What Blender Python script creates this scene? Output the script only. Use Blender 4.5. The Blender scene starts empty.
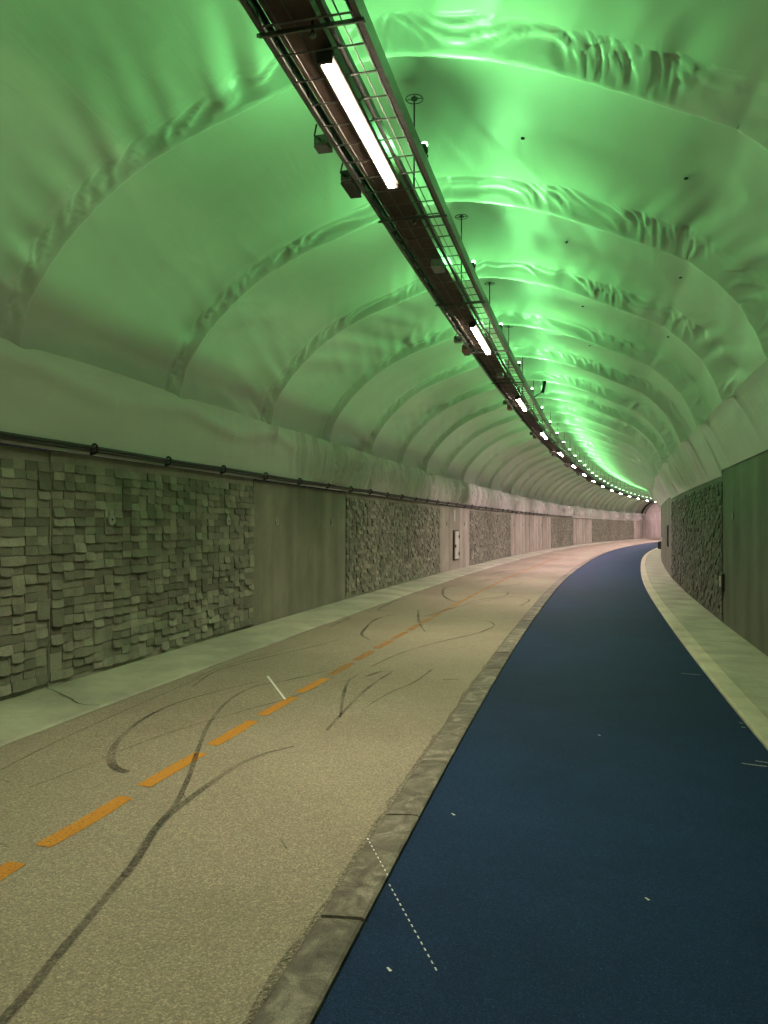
import bpy, bmesh, math, random
from mathutils import Vector, Matrix, noise
R = random.Random(7)
C = bpy.context.scene.collection
PI = math.pi

# ------------------------------------------------------------------ plan of the tunnel
# s runs along the tunnel from where the photographer stands, o is the offset to the right, z the height
EYE = 1.64
SLOPE = -0.02839          # superelevation of the curve: the left side lies higher
HEAD = 0.22718
KN = [0, 8, 16, 24, 32, 42, 54, 70, 100]
KV = [0.00402, 0.00344, 0.00149, 0.00428, 0.00096, 0.00308, 0.00335, 0.00335, 0.00430]
A, B, CL, D, EE, F, G, H = -4.569, -3.784, -2.469, -0.989, -0.797, 1.430, 1.628, 2.352
ZL, ZR = 2.174, 2.707     # tops of the two walls
ST = 0.25
S0, S1 = -10.0, 150.0
def kap(s):
    if s <= 0: return KV[0]
    for i in range(len(KN) - 1):
        if s < KN[i + 1]:
            t = (s - KN[i]) / (KN[i + 1] - KN[i]); return KV[i] * (1 - t) + KV[i + 1] * t
    return KV[-1]
def integrate():
    n = int((S1 - S0) / ST) + 1; i0 = int(round(-S0 / ST))
    X = [0.0] * n; Y = [0.0] * n; T = [HEAD] * n
    for i in range(i0, n - 1):
        s = S0 + i * ST
        T[i + 1] = T[i] + (kap(s) + kap(s + ST)) / 2 * ST
        X[i + 1] = X[i] + (math.sin(T[i]) + math.sin(T[i + 1])) / 2 * ST
        Y[i + 1] = Y[i] + (math.cos(T[i]) + math.cos(T[i + 1])) / 2 * ST
    for i in range(i0, 0, -1):
        s = S0 + i * ST
        T[i - 1] = T[i] - (kap(s) + kap(s - ST)) / 2 * ST
        X[i - 1] = X[i] - (math.sin(T[i]) + math.sin(T[i - 1])) / 2 * ST
        Y[i - 1] = Y[i] - (math.cos(T[i]) + math.cos(T[i - 1])) / 2 * ST
    return X, Y, T
PX, PY, PT = integrate()
def pose(s):
    f = (s - S0) / ST; i = max(0, min(len(PX) - 2, int(f))); t = f - i
    return (PX[i] * (1 - t) + PX[i + 1] * t, PY[i] * (1 - t) + PY[i + 1] * t, PT[i] * (1 - t) + PT[i + 1] * t)
def W(s, o, z):
    x, y, t = pose(s)
    return Vector((x + o * math.cos(t), y - o * math.sin(t), z + SLOPE * o))
def frame(s, o, z):
    """matrix: local x = across (right), y = along, z = up"""
    t = pose(s)[2]
    return Matrix.Translation(W(s, o, z)) @ Matrix.Rotation(-t, 4, 'Z')

# ------------------------------------------------------------------ materials
def newmat(name):
    m = bpy.data.materials.new(name); m.use_nodes = True
    nt = m.node_tree; b = nt.nodes['Principled BSDF']
    return m, nt, b
def N(nt, typ, **kw):
    n = nt.nodes.new(typ)
    for k, v in kw.items():
        if k in n.inputs: n.inputs[k].default_value = v
        else: setattr(n, k, v)
    return n
def ramp(nt, fac, stops):
    r = nt.nodes.new('ShaderNodeValToRGB')
    e = r.color_ramp.elements
    while len(e) < len(stops): e.new(0.5)
    for i, (p, c) in enumerate(stops):
        e[i].position = p; e[i].color = (c[0], c[1], c[2], 1)
    nt.links.new(fac, r.inputs['Fac']); return r
def coords(nt, scale=(1, 1, 1), kind='Object'):
    tc = nt.nodes.new('ShaderNodeTexCoord'); mp = nt.nodes.new('ShaderNodeMapping')
    mp.inputs['Scale'].default_value = scale
    nt.links.new(tc.outputs[kind], mp.inputs['Vector']); return mp.outputs['Vector']
def mixc(nt, fac, a, b, mode='MIX'):
    m = nt.nodes.new('ShaderNodeMix'); m.data_type = 'RGBA'; m.blend_type = mode
    for sock, v in ((m.inputs[0], fac), (m.inputs[6], a), (m.inputs[7], b)):
        if hasattr(v, 'is_linked'): nt.links.new(v, sock)
        elif isinstance(v, (int, float)): sock.default_value = v
        else: sock.default_value = (v[0], v[1], v[2], 1)
    return m.outputs[2]
def bump(nt, b, h, strength, dist, prev=None):
    n = nt.nodes.new('ShaderNodeBump'); n.inputs['Strength'].default_value = strength; n.inputs['Distance'].default_value = dist
    nt.links.new(h, n.inputs['Height'])
    if prev: nt.links.new(prev, n.inputs['Normal'])
    nt.links.new(n.outputs[0], b.inputs['Normal']); return n.outputs[0]
def plain(name, col, rough=.5, metal=0., spec=.5):
    m, nt, b = newmat(name)
    v = coords(nt, (1, 1, 1)); n = N(nt, 'ShaderNodeTexNoise', Scale=35., Detail=3.); nt.links.new(v, n.inputs['Vector'])
    r = ramp(nt, n.outputs['Fac'], [(0.3, [c * .8 for c in col]), (0.7, [min(1, c * 1.15) for c in col])])
    nt.links.new(r.outputs[0], b.inputs['Base Color'])
    b.inputs['Roughness'].default_value = rough; b.inputs['Metallic'].default_value = metal
    b.inputs['Specular IOR Level'].default_value = spec
    return m
def emit(name, col, strength):
    m, nt, b = newmat(name)
    b.inputs['Base Color'].default_value = (.8, .8, .8, 1)
    b.inputs['Emission Color'].default_value = (*col, 1); b.inputs['Emission Strength'].default_value = strength
    return m

def asphalt():
    m, nt, b = newmat('asphalt'); v = coords(nt)
    big = N(nt, 'ShaderNodeTexNoise', Scale=.7, Detail=5., Roughness=.6); nt.links.new(v, big.inputs['Vector'])
    c0 = ramp(nt, big.outputs['Fac'], [(.3, (.23, .195, .145)), (.7, (.28, .24, .185))])
    vo = N(nt, 'ShaderNodeTexVoronoi', Scale=125.); nt.links.new(v, vo.inputs['Vector'])
    bw = nt.nodes.new('ShaderNodeSeparateColor'); nt.links.new(vo.outputs['Color'], bw.inputs[0])
    g = ramp(nt, bw.outputs[0], [(0., (.72, .72, .72)), (.45, (.95, .95, .94)), (.8, (1.12, 1.1, 1.06)), (1., (1.5, 1.45, 1.35))])
    c1 = mixc(nt, 1., c0.outputs[0], g.outputs[0], 'MULTIPLY')
    fine = N(nt, 'ShaderNodeTexNoise', Scale=260., Detail=2.); nt.links.new(v, fine.inputs['Vector'])
    g2 = ramp(nt, fine.outputs['Fac'], [(.3, (.7, .7, .7)), (.7, (1.3, 1.3, 1.3))])
    c2 = mixc(nt, 1., c1, g2.outputs[0], 'MULTIPLY')
    nt.links.new(c2, b.inputs['Base Color']); b.inputs['Roughness'].default_value = .8
    b.inputs['Specular IOR Level'].default_value = .3
    mm = N(nt, 'ShaderNodeMath', operation='SUBTRACT'); mm.inputs[0].default_value = 1.; nt.links.new(vo.outputs['Distance'], mm.inputs[1])
    bump(nt, b, mm.outputs[0], .6, .004); return m
def gravel():
    m, nt, b = newmat('loose_grit_asphalt'); v = coords(nt)
    vo = N(nt, 'ShaderNodeTexVoronoi', Scale=110.); nt.links.new(v, vo.inputs['Vector'])
    bw = nt.nodes.new('ShaderNodeSeparateColor'); nt.links.new(vo.outputs['Color'], bw.inputs[0])
    g = ramp(nt, bw.outputs[0], [(0., (.10, .085, .06)), (.5, (.22, .19, .14)), (.85, (.3, .26, .2)), (1., (.42, .37, .28))])
    nt.links.new(g.outputs[0], b.inputs['Base Color']); b.inputs['Roughness'].default_value = .85
    mm = N(nt, 'ShaderNodeMath', operation='SUBTRACT'); mm.inputs[0].default_value = 1.; nt.links.new(vo.outputs['Distance'], mm.inputs[1])
    bump(nt, b, mm.outputs[0], 1., .014); return m
def blue_rubber():
    m, nt, b = newmat('blue_rubber_surface'); v = coords(nt)
    n = N(nt, 'ShaderNodeTexNoise', Scale=1.3, Detail=6., Roughness=.65); nt.links.new(v, n.inputs['Vector'])
    c0 = ramp(nt, n.outputs['Fac'], [(.3, (.0055, .021, .062)), (.7, (.0095, .030, .085))])
    f = N(nt, 'ShaderNodeTexVoronoi', Scale=260.); nt.links.new(v, f.inputs['Vector'])
    bw = nt.nodes.new('ShaderNodeSeparateColor'); nt.links.new(f.outputs['Color'], bw.inputs[0])
    g = ramp(nt, bw.outputs[0], [(0., (.5, .5, .5)), (.9, (1.2, 1.2, 1.2)), (1., (2.6, 2.3, 1.9))])
    nt.links.new(mixc(nt, 1., c0.outputs[0], g.outputs[0], 'MULTIPLY'), b.inputs['Base Color'])
    b.inputs['Roughness'].default_value = .75; b.inputs['Specular IOR Level'].default_value = .14
    bump(nt, b, f.outputs['Distance'], .6, .003); return m
def concrete(name, dark, light, streak=1., sc=6.):
    m, nt, b = newmat(name); v = coords(nt, (1, 1, .12 if streak else 1))
    n = N(nt, 'ShaderNodeTexNoise', Scale=1.5, Detail=4., Roughness=.5); nt.links.new(v, n.inputs['Vector'])
    c0 = ramp(nt, n.outputs['Fac'], [(.32, dark), (.68, light)])
    v2 = coords(nt); n2 = N(nt, 'ShaderNodeTexNoise', Scale=1.4, Detail=8., Roughness=.7); nt.links.new(v2, n2.inputs['Vector'])
    g = ramp(nt, n2.outputs['Fac'], [(.3, (.8, .8, .8)), (.7, (1.2, 1.2, 1.2))])
    c1 = mixc(nt, 1., c0.outputs[0], g.outputs[0], 'MULTIPLY')
    n3 = N(nt, 'ShaderNodeTexNoise', Scale=120., Detail=3.); nt.links.new(v2, n3.inputs['Vector'])
    g3 = ramp(nt, n3.outputs['Fac'], [(.3, (.85, .85, .85)), (.7, (1.15, 1.15, 1.15))])
    nt.links.new(mixc(nt, 1., c1, g3.outputs[0], 'MULTIPLY'), b.inputs['Base Color'])
    b.inputs['Roughness'].default_value = .8; b.inputs['Specular IOR Level'].default_value = .3
    bump(nt, b, n3.outputs['Fac'], .25, .004); return m
def granite():
    m, nt, b = newmat('granite'); v = nt.nodes.new('ShaderNodeNewGeometry').outputs['Position']
    n = N(nt, 'ShaderNodeTexNoise', Scale=5., Detail=9., Roughness=.7, Distortion=1.2); nt.links.new(v, n.inputs['Vector'])
    c0 = ramp(nt, n.outputs['Fac'], [(.34, (.06, .05, .04)), (.5, (.125, .107, .086)), (.66, (.27, .24, .2))])
    isl = nt.nodes.new('ShaderNodeObjectInfo')
    g0 = ramp(nt, isl.outputs['Random'], [(0., (.75, .75, .74)), (1., (1.25, 1.24, 1.2))])
    c1 = mixc(nt, 1., c0.outputs[0], g0.outputs[0], 'MULTIPLY')
    f = N(nt, 'ShaderNodeTexNoise', Scale=190., Detail=2.); nt.links.new(v, f.inputs['Vector'])
    g = ramp(nt, f.outputs['Fac'], [(.3, (.65, .65, .65)), (.7, (1.35, 1.35, 1.35))])
    nt.links.new(mixc(nt, 1., c1, g.outputs[0], 'MULTIPLY'), b.inputs['Base Color'])
    b.inputs['Roughness'].default_value = .75
    bump(nt, b, n.outputs['Fac'], .6, .012); return m
def stone_block(nm='split_block_concrete', k=1.):
    m, nt, b = newmat(nm); v = coords(nt)
    geo = nt.nodes.new('ShaderNodeNewGeometry')
    c0 = ramp(nt, geo.outputs['Random Per Island'], [(0., (.14 * k, .138 * k, .106 * k)), (.6, (.215 * k, .21 * k, .165 * k)), (1., (.29 * k, .285 * k, .225 * k))])
    n = N(nt, 'ShaderNodeTexNoise', Scale=2.2, Detail=7., Roughness=.7); nt.links.new(v, n.inputs['Vector'])
    g = ramp(nt, n.outputs['Fac'], [(.3, (.72, .74, .72)), (.7, (1.22, 1.22, 1.2))])
    c1 = mixc(nt, 1., c0.outputs[0], g.outputs[0], 'MULTIPLY')
    f = N(nt, 'ShaderNodeTexNoise', Scale=90., Detail=4.); nt.links.new(v, f.inputs['Vector'])
    g2 = ramp(nt, f.outputs['Fac'], [(.3, (.8, .8, .8)), (.7, (1.2, 1.2, 1.2))])
    nt.links.new(mixc(nt, 1., c1, g2.outputs[0], 'MULTIPLY'), b.inputs['Base Color'])
    b.inputs['Roughness'].default_value = .85; b.inputs['Specular IOR Level'].default_value = .25
    bump(nt, b, f.outputs['Fac'], .3, .004); return m
def membrane(name, col, rough):
    m, nt, b = newmat(name)
    v = coords(nt, (1, 1, 1), 'UV')
    n = N(nt, 'ShaderNodeTexNoise', Scale=1.2, Detail=4.); nt.links.new(v, n.inputs['Vector'])
    r = ramp(nt, n.outputs['Fac'], [(.3, [c * .93 for c in col]), (.7, [c * 1.05 for c in col])])
    nt.links.new(r.outputs[0], b.inputs['Base Color'])
    b.inputs['Roughness'].default_value = rough; b.inputs['Specular IOR Level'].default_value = .5
    # small tension creases running along the tunnel (u = along the arch in m, v = along the tunnel in m)
    v2 = coords(nt, (7., 1.1, 1), 'UV')
    w = N(nt, 'ShaderNodeTexNoise', Scale=1., Detail=3., Roughness=.55, Distortion=.6); nt.links.new(v2, w.inputs['Vector'])
    v3 = coords(nt, (.6, .6, 1), 'UV'); msk = N(nt, 'ShaderNodeTexNoise', Scale=1., Detail=2.); nt.links.new(v3, msk.inputs['Vector'])
    mr = ramp(nt, msk.outputs['Fac'], [(.42, (0, 0, 0)), (.62, (1, 1, 1))])
    mu = N(nt, 'ShaderNodeMath', operation='MULTIPLY'); nt.links.new(w.outputs['Fac'], mu.inputs[0]); nt.links.new(mr.outputs[0], mu.inputs[1])
    bump(nt, b, mu.outputs[0], .3, .02)
    return m
def skid():
    m, nt, b = newmat('tyre_rubber_mark'); b.inputs['Base Color'].default_value = (.035, .033, .028, 1); b.inputs['Roughness'].default_value = .8
    v = coords(nt); n = N(nt, 'ShaderNodeTexNoise', Scale=60., Detail=3.); nt.links.new(v, n.inputs['Vector'])
    n2 = N(nt, 'ShaderNodeTexNoise', Scale=2.5, Detail=1.); nt.links.new(v, n2.inputs['Vector'])
    mu = N(nt, 'ShaderNodeMath', operation='MULTIPLY'); nt.links.new(n.outputs['Fac'], mu.inputs[0]); nt.links.new(n2.outputs['Fac'], mu.inputs[1])
    r = ramp(nt, mu.outputs[0], [(.1, (.08,) * 3), (.42, (.62,) * 3)])
    nt.links.new(r.outputs[0], b.inputs['Alpha']); return m
def paint(name, col, lo=.25):
    m, nt, b = newmat(name); b.inputs['Roughness'].default_value = .7
    v = coords(nt); n = N(nt, 'ShaderNodeTexNoise', Scale=70., Detail=3.); nt.links.new(v, n.inputs['Vector'])
    r = ramp(nt, n.outputs['Fac'], [(.3, [c * .72 for c in col]), (.6, col)])
    nt.links.new(r.outputs[0], b.inputs['Base Color'])
    a = ramp(nt, n.outputs['Fac'], [(lo, (0.15,) * 3), (lo + .12, (1,) * 3)]); nt.links.new(a.outputs[0], b.inputs['Alpha'])
    return m

M = dict(
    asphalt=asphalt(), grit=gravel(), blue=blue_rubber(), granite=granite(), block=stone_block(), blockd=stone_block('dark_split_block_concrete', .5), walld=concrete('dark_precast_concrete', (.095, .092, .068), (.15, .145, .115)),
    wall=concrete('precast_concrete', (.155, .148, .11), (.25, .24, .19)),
    slab=concrete('cast_kerb_concrete', (.29, .29, .22), (.41, .41, .31), 0),
    strip=concrete('pale_kerb_concrete', (.40, .385, .28), (.52, .50, .37), 0),
    wallp=concrete('pale_precast_concrete', (.25, .225, .185), (.40, .37, .31)), pink=concrete('pale_lining_concrete', (.45, .4, .38), (.6, .55, .52)),
    mem=membrane('pvc_membrane', (.47, .48, .43), .45), band=membrane('pvc_membrane_band', (.50, .51, .46), .38),
    skirt=membrane('pvc_skirt', (.48, .465, .43), .5),
    skid=skid(), orange=paint('orange_road_paint', (.50, .215, .02)), faded=paint('worn_orange_road_paint', (.42, .2, .05), .42),
    white=paint('white_chalk', (.75, .74, .68), .2),
    galv=plain('galvanised_steel', (.16, .165, .155), .42, .8), galvd=plain('dull_dark_steel', (.05, .048, .045), .5, .6),
    black=plain('black_plastic', (.012, .012, .012), .45), cable=plain('cable_sheath', (.02, .02, .02), .5),
    cableg=plain('grey_cable_sheath', (.3, .3, .28), .5), brown=plain('brown_trough_steel', (.09, .06, .045), .6, .2),
    house=plain('lamp_housing', (.11, .10, .09), .45, .3), grey=plain('grey_box_plastic', (.3, .34, .3), .5),
    red=plain('dark_red_plastic', (.1, .03, .02), .5), plate=plain('white_plate', (.62, .6, .56), .5), disc=plain('grout_disc', (.28, .29, .23), .8),
    joint=plain('dark_joint', (.03, .03, .024), .9), trimdark=plain('dark_edge_trim', (.03, .028, .025), .7),
    lamp_near=emit('lamp_glow_warm', (1., .82, .62), 45.), lamp_mid=emit('lamp_glow_neutral', (1., .82, .68), 45.),
    lamp_next=emit('lamp_glow_soft', (1., .82, .65), 45.), lamp_far=emit('lamp_glow_rose', (1., .78, .74), 60.),
    lens=emit('uplight_glow', (.6, 1., .65), 12.), portal=emit('portal_lamp_glow', (1., .74, .74), 230.),
)

# ------------------------------------------------------------------ mesh helpers
def tagk(o, kind='structure'): o['kind'] = kind; return o
def tag(o, label, cat, group=None):
    o['label'] = label; o['category'] = cat
    if group: o['group'] = group
    return o
def link(name, me, m, parent=None, smooth=False):
    if m and not me.materials: me.materials.append(m)
    o = bpy.data.objects.new(name, me); C.objects.link(o)
    if parent is not None: o.parent = parent; o.matrix_parent_inverse = Matrix.Identity(4)
    if smooth:
        for p in me.polygons: p.use_smooth = True
    return o
def fromdata(name, V, Fc, m, parent=None, smooth=False, uv=None):
    me = bpy.data.meshes.new(name); me.from_pydata([tuple(v) for v in V], [], Fc); me.update()
    if uv:
        l = me.uv_layers.new(name='UVMap')
        for lp in me.loops: l.data[lp.index].uv = uv[lp.vertex_index]
    return link(name, me, m, parent, smooth)
def grid(name, rows, m, parent=None, smooth=True, uvs=None, flip=False):
    n = len(rows[0]); V = [v for r in rows for v in r]; Fc = []
    for i in range(len(rows) - 1):
        for j in range(n - 1):
            a = i * n + j; q = (a, a + 1, a + n + 1, a + n)
            Fc.append(q[::-1] if flip else q)
    return fromdata(name, V, Fc, m, parent, smooth, uvs)
def srange(a, b, step):
    n = max(1, int(math.ceil((b - a) / step - 1e-6)))
    return [a + (b - a) * i / n for i in range(n + 1)]
def sweep(name, prof, ss, m, parent=None, closed=False, smooth=False, inv=None):
    """sweep an (o, z) profile along the tunnel"""
    rows = []
    for s in ss:
        r = [W(s, o, z) for o, z in prof]
        if closed: r.append(r[0].copy())
        rows.append(r)
    V = []; n = len(prof)
    for r in rows: V += r[:n]
    Fc = []
    k = n if closed else n - 1
    for i in range(len(ss) - 1):
        for j in range(k):
            a = i * n + j; b_ = i * n + (j + 1) % n
            Fc.append((a, b_, b_ + n, a + n))
    if closed and n > 2:
        Fc.append(tuple(range(n))[::-1]); Fc.append(tuple((len(ss) - 1) * n + j for j in range(n)))
    if inv is not None: V = [inv @ v for v in V]
    return fromdata(name, V, Fc, m, parent, smooth)
def circ(o, z, r, n=8): return [(o + r * math.cos(2 * PI * i / n), z + r * math.sin(2 * PI * i / n)) for i in range(n)]
def rect(o0, o1, z0, z1): return [(o0, z0), (o1, z0), (o1, z1), (o0, z1)]
def bm_box(bm, x0, x1, y0, y1, z0, z1, bev=0.):
    r = bmesh.ops.create_cube(bm, size=1.)
    bmesh.ops.transform(bm, matrix=Matrix.Translation(((x0 + x1) / 2, (y0 + y1) / 2, (z0 + z1) / 2)) @ Matrix.Diagonal((x1 - x0, y1 - y0, z1 - z0, 1)), verts=r['verts'])
    if bev:
        es = list({e for v in r['verts'] for e in v.link_edges})
        bmesh.ops.bevel(bm, geom=es, offset=bev, segments=2, affect='EDGES', profile=.6)
def bm_tube(bm, pts, r, n=8, caps=True):
    pts = [Vector(p) for p in pts]; rings = []
    for i, p in enumerate(pts):
        d = (pts[min(i + 1, len(pts) - 1)] - pts[max(i - 1, 0)]).normalized()
        u = d.orthogonal().normalized() if i == 0 else (u - d * u.dot(d)).normalized()
        w = d.cross(u)
        rings.append([bm.verts.new(p + (u * math.cos(2 * PI * k / n) + w * math.sin(2 * PI * k / n)) * r) for k in range(n)])
    for a, b_ in zip(rings, rings[1:]):
        for k in range(n): bm.faces.new((a[k], a[(k + 1) % n], b_[(k + 1) % n], b_[k]))
    if caps: bm.faces.new(rings[0][::-1]); bm.faces.new(rings[-1])
def bm_disc(bm, c, axis, r, h, n=20):
    """short cylinder centred on c with axis 'X','Y' or 'Z'"""
    rot = {'X': Matrix.Rotation(PI / 2, 4, 'Y'), 'Y': Matrix.Rotation(PI / 2, 4, 'X'), 'Z': Matrix.Identity(4)}[axis]
    bmesh.ops.create_cone(bm, cap_ends=True, segments=n, radius1=r, radius2=r, depth=h, matrix=Matrix.Translation(c) @ rot)
def obj(name, bm, m, parent=None, smooth=False):
    me = bpy.data.meshes.new(name); bmesh.ops.recalc_face_normals(bm, faces=bm.faces); bm.to_mesh(me); bm.free()
    return link(name, me, m, parent, smooth)
def empty(name, mat):
    o = bpy.data.objects.new(name, None); C.objects.link(o); o.matrix_world = mat; o.empty_display_size = .1; return o
def copytree(o, parent=None):
    c = o.copy(); C.objects.link(c); c.parent = parent
    for ch in list(o.children): copytree(ch, c)
    return c
ORD = ['nearest', 'second nearest', 'third nearest', 'fourth nearest', 'fifth nearest', 'sixth nearest', 'seventh nearest', 'eighth nearest']

END = 97.0
BACK = -7.0
# ------------------------------------------------------------------ floor
SS = srange(BACK, 135, .5)
def ground(name, o0, o1, z0, z1, m, n=3, parent=None, zf=None):
    rows = [[W(s, o0 + (o1 - o0) * j / n, z0 + (z1 - z0) * j / n) for j in range(n + 1)] for s in SS]
    return grid(name, rows, m, parent, smooth=False, flip=True)
road = tagk(ground('floor', B - .03, D + .02, 0, 0, M['asphalt'], 6))
tagk(ground('floor', EE - .02, F + .03, 0, 0, M['blue'], 4))
# grit along the granite, ragged edge
rows = []
for s in srange(BACK, 100, .12):
    w = .03 + .03 * noise.noise(Vector((s * 1.7, 3, 0))) + .03 * noise.noise(Vector((s * 9, 5, 0)))
    rows.append([W(s, D - w, .0015), W(s, D - w * .4, .004), W(s, D + .01, .006)])
grid('grit_edge', rows, M['grit'], road, smooth=False, flip=True)

# granite edging, one stone after another
kerb = tagk(sweep('trim_1', [(D - .01, -.10), (EE + .01, -.10), (EE, -.004), (D, -.012)], SS, M['joint'], closed=True))
L = 1.135; s = 3.06 - 9 * L; k = 0
while s < 97:
    dz = R.uniform(-.003, .003); g = .006
    prof = [(D, -.05), (D, .004 + dz), (D + .012, .012 + dz), (D + .10, .021 + dz), (EE - .012, .027 + dz), (EE, .020 + dz), (EE, -.05)]
    M4 = frame(s, 0, 0)
    o = sweep('kerb_stone', prof, srange(s + g, s + L - g, .3), M['granite'], kerb, closed=True, inv=M4.inverted()); o.matrix_local = M4
    s += L + R.uniform(-.015, .015); k += 1

# left and right concrete aprons
trim2 = tagk(sweep('trim_2', [(B, -.05), (B, .012), (B + -.02, .022), (B - .3, .032), (A - .05, .04), (A - .05, -.05)], SS, M['slab'], closed=True))
trim3 = tagk(sweep('trim_3', [(G, -.05), (G, .04), (H + .05, .04), (H + .05, -.05)], SS, M['slab'], closed=True))
strip = sweep('kerb_edge', [(F, -.05), (F, .022), (F + .02, .038), (G - .006, .043), (G - .006, -.05)], SS, M['strip'], trim3, closed=True)
def groundpath(name, pts, widths, z, m, parent):
    V = []
    n = len(pts); dense = []
    for i in range(n - 1):
        p0 = Vector(pts[max(i - 1, 0)]); p1 = Vector(pts[i]); p2 = Vector(pts[i + 1]); p3 = Vector(pts[min(i + 2, n - 1)])
        for t in [0, .125, .25, .375, .5, .625, .75, .875] + ([1.] if i == n - 2 else []):
            q = .5 * ((2 * p1) + (p2 - p0) * t + (2 * p0 - 5 * p1 + 4 * p2 - p3) * t * t + (3 * p1 - p0 - 3 * p2 + p3) * t ** 3)
            dense.append(q)
    rows = []
    for i, q in enumerate(dense):
        d = (dense[min(i + 1, len(dense) - 1)] - dense[max(i - 1, 0)]); d = d.normalized() if d.length > 1e-9 else Vector((1, 0))
        nn = Vector((-d.y, d.x)); f = i / (len(dense) - 1) * (len(widths) - 1); a = int(min(f, len(widths) - 2)); w = widths[a] * (1 - f + a) + widths[a + 1] * (f - a)
        zz = z(q.y) if callable(z) else z
        rows.append([W((q + nn * w / 2).x, (q + nn * w / 2).y, zz), W((q - nn * w / 2).x, (q - nn * w / 2).y, zz)])
    return grid(name, rows, m, parent, smooth=False, flip=True)
# slab joints
for pts in ([(5.62, B - .01), (5.60, -3.95), (5.75, -4.2), (5.9, -4.45), (5.95, A)],):
    groundpath('slab_joint', pts, [.012, .008], lambda o: .043 if o < -4.1 else .036, M['joint'], trim2)
for s_ in (12., 18.6, 25.2, 31.8):
    groundpath('slab_joint', [(s_, B - .03), (s_, A)], [.006, .006], lambda o: .0425, M['joint'], trim2)
for s_ in (4.6, 12.0, 19.3, 26.8, 34.):
    groundpath('slab_joint', [(s_, G), (s_ + .1, H)], [.014, .014], .0425, M['joint'], trim3)
# lane dashes: 0.70 m on, 0.18 m off
P = .884; s = 3.27 - 4 * P; i = 0
while s < 40:
    near = s < 7.2
    groundpath('lane_dash', [(s, CL - .01 + R.uniform(-.01, .01)), (s + P * .4, CL), (s + .70, CL + R.uniform(-.01, .01))], [.095, .1, .095], .003, M['orange'] if near else M['faded'], road)
    s += P; i += 1
# tyre marks
SK = {
 's1': ([(1.3, -1.7), (2.12, -1.75), (2.5, -1.82), (2.86, -1.89), (3.33, -1.99), (3.61, -2.08), (3.95, -2.15), (4.43, -2.32), (5.02, -2.56), (5.59, -2.77), (6.31, -2.95), (6.87, -2.96), (7.29, -2.77), (7.81, -2.58)], [.05, .045, .04, .035, .03]),
 's2': ([(3.1, -1.93), (3.26, -1.97), (3.68, -2.09), (4.13, -2.12), (4.6, -2.12), (4.95, -2.06), (5.2, -1.92)], [.045, .055, .05, .04, .02]),
 's3': ([(4.33, -2.70), (4.40, -2.84), (4.58, -2.98), (4.88, -3.13), (5.4, -3.28), (5.93, -3.32), (6.4, -3.24), (7.08, -3.04)], [.07, .07, .04, .03, .015]),
 's4': ([(3.92, -3.08), (4.23, -3.03), (4.68, -2.99), (5.23, -2.90), (5.84, -2.72), (6.51, -2.50), (7.07, -2.40)], [.012, .018, .015, .015]),
 's5': ([(5.67, -1.83), (6.53, -1.9), (7.39, -1.94), (8.11, -1.91)], [.03, .035, .04, .02]),
 's5b': ([(7.75, -2.1), (8.05, -2.03), (8.15, -1.88)], [.05, .04, .02]),
 's6': ([(6.08, -1.85), (6.79, -2.05), (7.43, -2.2), (7.8, -2.21)], [.02, .04, .03, .015]),
 's7': ([(6.48, -1.75), (7.12, -1.69), (7.7, -1.57), (8.39, -1.54)], [.012, .02, .03, .035]),
 's8': ([(6.65, -3.5), (7.35, -3.63), (8.0, -3.54), (8.96, -3.31), (9.92, -3.11)], [.02, .03, .02]),
 's8b': ([(6.9, -3.66), (7.6, -3.68), (8.3, -3.60), (9.5, -3.40)], [.012, .015, .012]),
 's9': ([(10.1, -2.75), (10.5, -2.98), (11.18, -3.12), (12.12, -3.25), (13.06, -3.16)], [.05, .05, .03]),
 's10': ([(8.3, -2.2), (9.26, -2.1), (10.37, -1.82), (11.3, -1.5), (12.25, -1.34), (12.83, -1.47), (12.97, -1.72)], [.02, .03, .04, .04]),
 's11': ([(11.02, -3.64), (12.16, -3.69)], [.05, .04]),
 's12': ([(13.86, -2.93), (12.24, -2.54), (11.19, -2.21)], [.04, .05, .03]),
 's13': ([(13.0, -2.6), (15.0, -2.3), (17.39, -1.65), (17.3, -1.3), (16.75, -1.17), (15.62, -1.25)], [.03, .04, .05]),
 's14': ([(19.5, -3.3), (18.75, -3.42), (16.96, -3.09), (15.97, -2.74), (15.5, -2.44)], [.04, .07, .05]),
 's15': ([(15.37, -2.32), (16.34, -2.17), (17.56, -1.79), (18.62, -1.85)], [.03, .05, .05]),
 's16': ([(13.35, -3.4), (13.55, -3.6), (15.06, -3.7), (15.65, -3.6)], [.04, .05, .03]),
 's17': ([(19.5, -2.4), (20.5, -2.0), (22., -1.8)], [.03, .05, .03]), 's18': ([(21., -3.0), (22.5, -2.8), (24.5, -2.2)], [.04, .06, .03]),
 's19': ([(24., -3.2), (27., -2.9), (29., -2.2)], [.05, .06, .03]), 's20': ([(3.95, -3.25), (3.98, -3.33)], [.03, .02]),
 's21': ([(7.9, -1.32), (8.0, -1.17)], [.06, .06]), 's22': ([(3.2, -2.62), (3.24, -2.70)], [.01, .02]), 's23': ([(4.0, -2.1), (4.12, -2.2)], [.008, .01]),
 's24': ([(3.6, -1.35), (3.7, -1.42)], [.012, .008]), 's25': ([(2.9, -3.2), (4.5, -3.5), (7., -3.62)], [.01, .015, .01]),
}
for k_, (pts, w) in SK.items(): groundpath('skid_mark', pts, [x * .85 for x in w], .005, M['skid'], road)
groundpath('chalk_mark', [(7.35, -3.04), (6.49, -2.50)], [.022, .022], .007, M['white'], road)
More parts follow.
